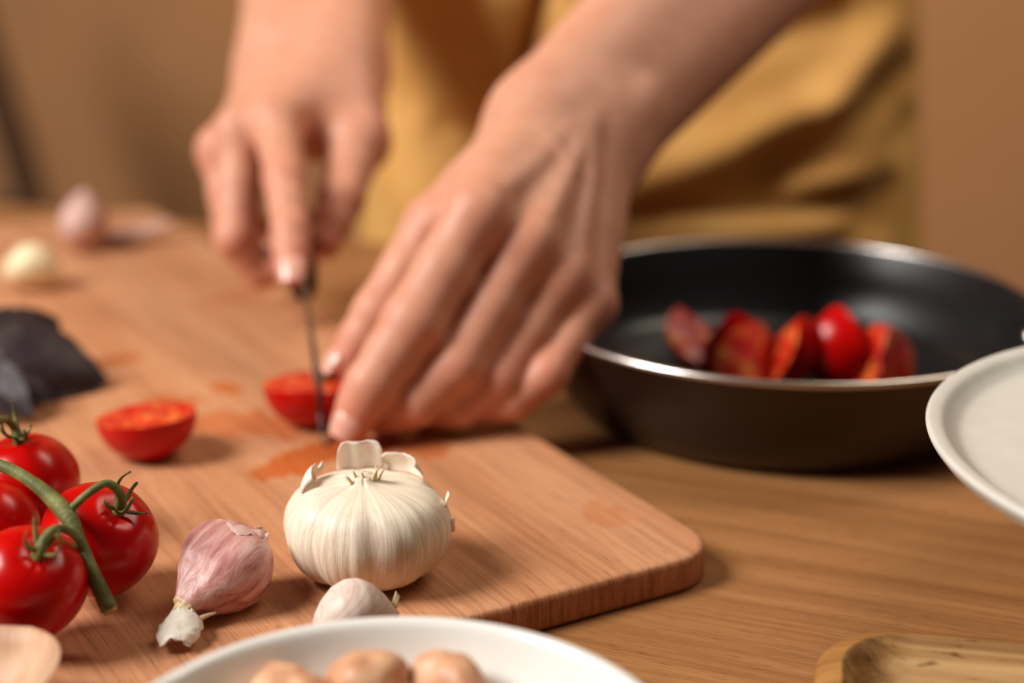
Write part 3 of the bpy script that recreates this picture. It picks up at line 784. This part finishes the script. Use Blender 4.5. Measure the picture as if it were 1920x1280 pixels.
# shred of skin hanging from the root, lying on the board
q0 = rp + V(0.05, -0.2, -0.15); q1 = Pz(330, 1215, ZB + 0.25)
def shred(i, j):
    p = q0 * (1 - j) + q1 * j
    w = 0.34 + 0.36 * math.sin(math.pi * min(1, j * 0.8 + 0.12))
    p = p + V(0.95, 0.1, 0) * (i - 0.5) * 2 * w + V(0, 0, 1) * (0.30 * (1 - (2 * i - 1) ** 2) + 0.07 * RG[int(i * 10)][int(j * 10)]) + V(0.05, -0.07, 0) * RG[int(j * 10)][int(i * 10)]
    return loc(p)
obj('skin_shred', *loose(shred, 10, 10), m_paper, cl)
s0 = Pz(352, 1180, ZB + 0.5); s1 = Pz(378, 1158, ZB + 0.45); s2 = Pz(405, 1148, ZB + 0.5)
obj('skin_strand', *tube([loc(Pz(345, 1210, ZB + 0.12)), loc(s0), loc(s1), loc(s2)], [0.05, 0.08, 0.09, 0.04], 6, 5), m_fibre, cl)

m_wclove = garlic_mat('pale_clove_skin', srgb(226, 208, 194), srgb(190, 150, 140), srgb(200, 160, 152), 0.6, 5)
c2, L2 = clove('garlic_clove', 'pale pink garlic clove peeking out behind the white bowl', Pz(590, 1172, ZB + 0.9), Pz(748, 1150, ZB + 0.75), V(0.1, 0.1, 1), 1.02, m_wclove, 0.35)
def fl3(i, j):
    return (L2 * (0.86 + 0.05 * i + 0.10 * j), -0.15 + 0.9 * j * (1 - 0.2 * i), 0.25 * (i - 0.5) * (1 - j * 0.85))
obj('skin_flap', *loose(fl3, 6, 8), m_fibre, c2)

# far cloves on the board
fp = Pz(60, 540, ZB)
m_peel = simple('peeled_clove', srgb(240, 226, 186), 0.3, var=0.05, Subsurface_Weight=0.3, Subsurface_Scale=0.004)
clove('garlic_clove', 'peeled creamy garlic clove at the far left of the board', fp + V(-1.5, 0.2, 1.0), fp + V(1.9, -0.2, 0.55), V(0.0, -0.1, 1), 1.28, m_peel, 0.45)
gp = Pz(152, 470, ZB)
c4, L4 = clove('garlic_clove', 'unpeeled pink garlic clove standing at the far end of the board', gp + V(-0.2, 0.1, 0.1), gp + V(0.45, 0.3, 3.7), V(0.7, -0.6, 0), 1.5, garlic_mat('pink_clove_skin', srgb(222, 188, 176), srgb(176, 120, 116), srgb(190, 130, 126), 0.8, 5), 0.2)
def fl4(i, j): return (L4 * (0.25 + 0.5 * i), -1.25 - 0.75 * j + 0.3 * i, 0.5 * j + 0.2 * math.sin(5 * i))
obj('skin_flap', *loose(fl4, 8, 6), m_ppaper, c4)
sp = Pz(255, 452, ZB)
def fl5(i, j):
    return (-2.0 + 4.4 * i, (j - 0.5) * 1.5 * math.sin(math.pi * (0.12 + 0.8 * i)), 0.10 + 1.0 * i * (1 - 0.15 * j) + 0.45 * math.sin(math.pi * j) * (1 - 0.5 * i))
tag(obj('garlic_skin_scrap', *loose(fl5, 14, 8, 0.05), m_ppaper, M=T(sp + V(0, 0, 0.02), 0.15)), 'curled scrap of pink garlic skin lying beside the far clove', 'garlic skin')

# ------------------------------------------------------------------ purple basil
m_basil = N('purple_basil')
bn = m_basil.noise(m_basil.coord((1, 1, 1)), 0.9, 4)
m_basil.set(Base_Color=m_basil.ramp(bn, [(0.35, srgb(36, 22, 28)), (0.55, srgb(50, 36, 38)), (0.7, srgb(70, 62, 52))]), Roughness=0.5)
m_basil.b.inputs['Specular IOR Level'].default_value = 0.3
m_basil.bump(bn, 0.5, 0.25); m_basil = m_basil.m
bo = Pz(-60, 730, ZB)
basil = thing('basil_sprig', 'dark purple basil sprig with serrated leaves at the left edge of the board', 'basil', T(bo))
def leaf(base, tip, up, W, fold, curl, serr=0.10):
    b = base - bo; t_ = tip - bo; x = nrm(t_ - b); up = nrm(up - x * (up @ x)); s = np.cross(up, x); Ln = np.linalg.norm(t_ - b)
    def f(i, j):
        w = W * math.sin(math.pi * min(1, (0.06 + 0.94 * j)) ** 0.8) ** 0.8
        w *= 1 + serr * (abs((j * 9) % 1 - 0.5) * 2 - 0.5)
        q = 2 * i - 1
        pt = b + x * Ln * j + s * w * q + up * (fold * abs(q) * w + curl * math.sin(math.pi * j) - 0.06 * math.exp(-(q / 0.12) ** 2) + 0.10 * math.sin(9 * j) * q * q)
        pt[2] = max(pt[2], 0.07 + 0.02 * abs(q)); return pt
    return thick(sheet(16, 36, f), 0.05, 16)
LV = [(Pz(-70, 690, ZB + 1.5), Pz(203, 714, ZB + 0.35), V(-0.1, -0.80, 0.60), 2.4, -0.30, 0.9),
      (Pz(-70, 700, ZB + 1.4), Pz(108, 597, ZB + 2.2), V(0.1, -0.8, 0.6), 1.9, 0.2, 0.4),
      (Pz(-60, 685, ZB + 1.6), Pz(160, 660, ZB + 1.1), V(0.15, -0.7, 0.7), 1.8, 0.15, 0.6),
      (Pz(-110, 650, ZB + 1.2), Pz(40, 596, ZB + 1.9), V(0, -0.5, 0.85), 1.2, 0.25, 0.3),
      (Pz(-60, 700, ZB + 1.3), Pz(103, 752, ZB + 0.25), V(0.1, -0.6, 0.8), 1.1, -0.3, 0.4),
      (Pz(-50, 705, ZB + 1.4), Pz(62, 786, ZB + 0.25), V(0.2, -0.7, 0.6), 1.3, 0.2, 0.5),
      (Pz(-150, 700, ZB + 1.0), Pz(-300, 740, ZB + 0.5), V(0, 0, 1), 1.6, 0.2, 0.4)]
for lf_ in LV: obj('leaf', *leaf(*lf_), m_basil, basil)
obj('stem', *tube([Pz(-330, 640, ZB + 0.25) - bo, Pz(-200, 690, ZB + 0.3) - bo, Pz(-70, 700, ZB + 1.0) - bo], [0.22, 0.2, 0.15], 10, 6), simple('basil_stem', srgb(70, 44, 56), 0.5), basil)

# ------------------------------------------------------------------ frying pan with tomato pieces
m_coat = simple('black_nonstick', (0.008, 0.008, 0.009, 1), 0.32, 0.0, var=0.1, Specular_IOR_Level=0.42)
m_pan = simple('brown_enamel', srgb(50, 33, 22), 0.27, 0.35, var=0.08)
m_rim = simple('bare_metal_rim', (0.72, 0.68, 0.64, 1), 0.25, 1.0, var=0.05)
PC = V(12.5, 70.5, 0); PR, PH = 11.8, 4.75
pan = thing('frying_pan', 'dark brown frying pan with black inside and shiny rim', 'pan', T(PC))
def arc(pts, n=6): return [tuple(q) for q in spline([V(*p) for p in pts], n)]
obj('outer_shell', *lathe([(0.01, 0.05), (9.0, 0.05), (9.5, 0.12)] + arc([(9.8, 0.3), (10.4, 1.1), (10.95, 2.3), (11.4, 3.6), (PR, PH - 0.12)]) + [(PR - 0.12, PH - 0.12)], 128), m_pan, pan)
obj('inner_coating', *lathe([(PR - 0.25, PH - 0.10)] + arc([(PR - 0.28, PH - 0.12), (11.05, 3.5), (10.6, 2.2), (9.9, 1.1), (9.0, 0.62)]) + [(7.8, 0.5), (0.01, 0.5)], 128), m_coat, pan)
obj('rim', *lathe([(PR - 0.30, PH - 0.14), (PR - 0.26, PH - 0.02), (PR - 0.16, PH + 0.05), (PR - 0.02, PH + 0.03), (PR + 0.05, PH - 0.08), (PR, PH - 0.2), (PR - 0.2, PH - 0.24)], 128, True), m_rim, pan)
hd_ = obj('handle', *tube([(PR - 0.4, -2.6, 3.6), (PR + 2.2, -3.2, 4.6), (PR + 7.5, -4.4, 6.0), (PR + 17, -6.5, 7.0)], [0.75, 0.85, 1.15, 1.0], 16, 8, 0.6), m_coat, pan)
for dy in (-1.9, -3.3):
    obj('rivet', *tube([(PR - 1.25, dy, 3.5), (PR - 0.5, dy, 3.6)], [0.34, 0.3], 14, 1), m_rim, hd_)
def wedge(label, px, z, r, rot, tilt, ang=1.6):
    p = Pz(px[0], px[1], z)
    M = T(p) @ Matrix.Rotation(rot, 4, 'Z') @ Matrix.Rotation(tilt, 4, 'Y') @ Matrix.Rotation(tilt * 0.4, 4, 'X')
    root = thing('tomato_chunk', label, 'tomato', M, 'tomato chunks in the frying pan')
    def f(i, j):
        a = (i - 0.5) * ang; ph = (j - 0.5) * 2.96
        return (r * math.cos(ph) * math.cos(a) - r * 0.5, r * math.cos(ph) * math.sin(a), r * math.sin(ph) * 0.95)
    obj('skin', *sheet(14, 14, f), m_tom, root)
    def side(s):
        a = s * ang / 2
        def g(i, j):
            ph = (i - 0.5) * 2.96
            q = 0.12 + 0.88 * j
            return (r * math.cos(ph) * q * math.cos(a) - r * 0.5, r * math.cos(ph) * q * math.sin(a), r * math.sin(ph) * 0.95 * q)
        return sheet(14, 6, g)
    def core(i, j):
        a = (i - 0.5) * ang; ph = (j - 0.5) * 2.96; q = 0.12
        return (r * math.cos(ph) * q * math.cos(a) - r * 0.5, r * math.cos(ph) * q * math.sin(a), r * math.sin(ph) * 0.95 * q)
    def cap(s):
        ph = s * 1.48
        def g(i, j):
            a = (i - 0.5) * ang; q = 0.12 + 0.88 * j
            return (r * math.cos(ph) * q * math.cos(a) - r * 0.5, r * math.cos(ph) * q * math.sin(a), r * math.sin(ph) * 0.95 * q)
        return sheet(8, 4, g)
    obj('cut_face', *join(side(-1), side(1), sheet(8, 8, core), cap(-1), cap(1)), m_flesh, root)
for a in [('red tomato chunk at the left end of the heap in the pan', (1312, 652), 1.7, 2.2, 2.9, 1.1, 1.9),
          ('tomato chunk on top of the left heap in the pan', (1378, 632), 2.4, 1.9, -1.2, 1.0, 1.9),
          ('tomato chunk with orange cut face low in the left heap', (1402, 690), 1.5, 2.2, 1.9, 0.35, 1.7),
          ('red tomato chunk at the right side of the left heap', (1480, 672), 1.8, 2.3, -0.4, 0.7, 1.9),
          ('tomato chunk standing upright right of the pan centre', (1572, 664), 2.0, 2.2, -1.9, 0.25, 1.5),
          ('tomato chunk with orange cut face at the right end in the pan', (1648, 688), 1.5, 2.1, 1.25, 0.3, 1.7)]:
    wedge(*a)

# ------------------------------------------------------------------ crockery and wooden ware
m_white = simple('white_porcelain', srgb(236, 234, 228), 0.16, var=0.015, scale=0.3, Coat_Weight=0.2)
m_cream = simple('matt_white_glaze', srgb(212, 208, 198), 0.42, var=0.04, scale=0.9, bump=0.12, bscale=2.2)
bc = V(-2.95, 33.0, 0); BR, BH = 7.15, 4.3
tag(obj('white_bowl', *lathe([(0.01, 0.25), (3.3, 0.25), (3.45, 0.0), (3.75, 0.0), (3.8, 0.3)] + arc([(4.6, 0.7), (5.9, 1.9), (6.75, 3.2), (BR, BH - 0.1)]) + [(BR + 0.02, BH), (BR - 0.1, BH + 0.08), (BR - 0.28, BH + 0.02)]
    + arc([(BR - 0.36, BH - 0.14), (6.35, 3.2), (5.5, 2.05), (4.3, 1.1), (2.5, 0.65), (0.01, 0.55)]), 128), m_white, M=T(bc)), 'white porcelain bowl of tan food chunks in the foreground', 'bowl')
m_chunk = N('tan_food'); ck = m_chunk.noise(m_chunk.coord(), 0.8, 5)
m_chunk.set(Base_Color=m_chunk.ramp(ck, [(0.3, srgb(186, 124, 88)), (0.5, srgb(214, 160, 122)), (0.7, srgb(232, 192, 150))]), Roughness=0.45, Subsurface_Weight=0.15, Subsurface_Scale=0.003)
m_chunk.bump(ck, 0.5, 0.3); m_chunk = m_chunk.m
def lump(c, r, seed, label):
    g = random.Random(seed); ph = [g.uniform(0, 6.3) for _ in range(8)]
    sx, sy, sz = g.uniform(0.95, 1.25), g.uniform(0.85, 1.1), g.uniform(0.7, 0.9)
    def f(i, j):
        t = 2 * math.pi * i; p = math.pi * (j - 0.5) * 0.998
        k = 1 + 0.14 * math.sin(2 * t + ph[0]) * math.cos(p) + 0.09 * math.sin(3 * t + ph[1] + 2 * p) * math.cos(p) + 0.08 * math.sin(3 * p + ph[2]) + 0.04 * math.sin(6 * t + ph[3]) * math.cos(p)
        return (r * k * sx * math.cos(p) * math.cos(t), r * k * sy * math.cos(p) * math.sin(t), r * k * sz * math.sin(p))
    tag(obj('food_chunk', *sheet(32, 20, f, True, True, True), m_chunk, M=T(c, g.uniform(0, 6))), label, 'food', 'tan chunks in the white bowl')
for k, (px, py, z, r, lab) in enumerate([(690, 1282, 3.45, 1.05, 'tan food chunk left of the rightmost one in the white bowl'), (845, 1280, 3.45, 1.08, 'rightmost tan food chunk in the white bowl'),
                                         (545, 1315, 3.2, 1.05, 'tan food chunk third from the right in the white bowl'), (420, 1345, 3.0, 0.95, 'leftmost tan food chunk in the white bowl'),
                                         (770, 1400, 3.2, 1.2, 'tan food chunk in the middle of the white bowl'), (600, 1440, 3.0, 1.2, 'tan food chunk left of the middle of the white bowl'),
                                         (930, 1400, 2.9, 1.1, 'tan food chunk in the near right of the white bowl'), (720, 1560, 2.8, 1.2, 'tan food chunk at the near side of the white bowl'), (760, 1400, 1.55, 1.25, 'tan food chunk buried at the bottom of the white bowl')]):
    x, y, _ = Pz(px, py, z)
    lump((x, y, z), r, k + 20, lab)

plc = V(25.2, 46.3, 0); PLR, PLH = 12.0, 7.0
plate = thing('stand_plate', 'white round plate with thick raised rim, standing high at the right edge', 'plate', T(plc))
obj('dish', *lathe([(0.01, PLH - 1.15), (10.4, PLH - 1.1), (11.2, PLH - 0.95)] + arc([(11.7, PLH - 0.6), (12.0, PLH - 0.2), (11.98, PLH - 0.03), (11.8, PLH), (11.5, PLH - 0.08), (11.2, PLH - 0.36), (10.9, PLH - 0.55), (10.5, PLH - 0.62)], 5) + [(9.5, PLH - 0.62), (0.01, PLH - 0.62)], 160), m_cream, plate)
obj('pedestal', *lathe([(0.01, 0), (5.4, 0), (5.5, 0.3)] + arc([(5.2, 0.6), (3.0, 1.4), (1.9, 3.0), (2.1, 4.8), (3.6, PLH - 1.14)]) + [(0.01, PLH - 1.14)], 64), m_cream, plate)

m_bowlwood = wood('mango_wood', srgb(112, 72, 38), srgb(176, 132, 82), srgb(216, 178, 124), 0.5, 3.0, 1.3, 0.9)
m_rimwood = wood('mango_wood_edge', srgb(138, 92, 46), srgb(166, 116, 62), srgb(184, 136, 78), 0.45, 3.0, 0.6, 0.3)
dc = Pz(1530, 1150, 1.9)
dish = thing('wooden_dish', 'carved brown wooden dish at the bottom right corner', 'dish', T(V(dc[0], dc[1], 0), math.radians(-11)))
DX, DY = 15.0, 10.5
bv2, bf2 = slab(0, DX, -DY, 0, 3.0, [(1.5, 0.0), (1.1, 0.1), (0.6, 0.6), (0.2, 1.0), (0, 1.45), (0.06, 1.6), (0.3, 1.76), (0.66, 1.88), (0.78, 1.90)])
obj('dish_body', bv2, bf2[:-1], m_rimwood, dish)
iv, ifc = slab(0, DX, -DY, 0, 3.0, [(0.78, 1.90), (0.88, 1.84), (1.1, 1.45), (1.45, 0.95), (2.0, 0.62), (2.8, 0.5)])
obj('hollow', iv, ifc[:-2] + [ifc[-1]], m_bowlwood, dish)

# wooden spoon resting on the board, bowl of the spoon towards the tomatoes
m_spoon = wood('pale_spoon_wood', srgb(186, 138, 104), srgb(208, 164, 132), srgb(220, 182, 150), 0.5, 3.0, 0.6, 0.25)
so = Pz(50, 1172, ZB + 2.1)
sd = nrm(V(-0.10, -1, 0)); sx_ = nrm(V(1, -0.10, 0))
spoon = thing('wooden_spoon', 'pale wooden spoon with rounded bowl at the bottom left corner', 'spoon', frame(V(so[0] - 0.6, so[1], ZB), sd, sx_, V(0, 0, -1) * -1 if np.cross(sd, sx_)[2] > 0 else V(0, 0, 1)))
def spoon_geo():
    Ls, Ws = 6.4, 2.3
    def wd(j): return Ws * max(0.0, 1 - abs((j - 0.42) / (0.44 if j < 0.42 else 0.60)) ** 2.6) ** 0.5 + 0.001
    def top(i, j):
        w = wd(j); q = 2 * i - 1; e = max(0, 1 - abs((j - 0.45) / 0.42) ** 4)
        return (Ls * j, w * q, 2.1 - 1.35 * e * max(0, 1 - (abs(q) / 0.80) ** 2.5) - 0.25 * j)
    def bot(i, j):
        w = wd(j); q = 2 * i - 1; e = max(0, 1 - abs((j - 0.45) / 0.5) ** 2)
        return (Ls * j, w * q, 2.1 - 0.25 * j - (0.05 + 1.75 * e ** 0.8) * max(0, 1 - abs(q) ** 2.4) - 0.16 * (1 - abs(q) ** 6))
    a = sheet(24, 30, top); b = sheet(24, 30, bot)
    b = (b[0], [f[::-1] for f in b[1]])
    return join(a, b)
sp_ = obj('spoon_bowl', *spoon_geo(), m_spoon, spoon)
obj('handle', *tube([(5.2, 0, 1.75), (8, 0, 1.9), (14, 0, 2.2), (20, 0, 2.4)], [0.7, 0.6, 0.55, 0.75], 14, 6), m_spoon, spoon)

# ------------------------------------------------------------------ chair far behind
m_chair = simple('dark_walnut', srgb(86, 60, 42), 0.5)
m_seat = simple('slate_fabric', srgb(40, 46, 52), 0.9)
chair = thing('wooden_chair', 'dark chair with slate cushion, blurred behind the table at the far left', 'chair', T(Pz(70, 395, FLOOR) * 0 + V(-92, 262, FLOOR), 0.3))
for y in (-17, 17):
    obj('back_post', *tube([(16, y, 0), (13, y, 45), (2, y, 100)], [2.2, 2.4, 2.0], 10, 5), m_chair, chair)
    obj('leg', *tube([(-22, y, 0), (-20, y, 45)], [2.0, 2.4], 10, 1), m_chair, chair)
bevel(obj('seat', *box(-23, 14, -20, 20, 45, 51), m_seat, chair, smooth=False), 1.5)
for z in (62, 74, 86):
    xz = np.interp(z, [45, 100], [13, 2])
    bevel(obj('back_slat', *box(xz - 1, xz + 1, -17, 17, z, z + 7), m_chair, chair, smooth=False), 0.4)
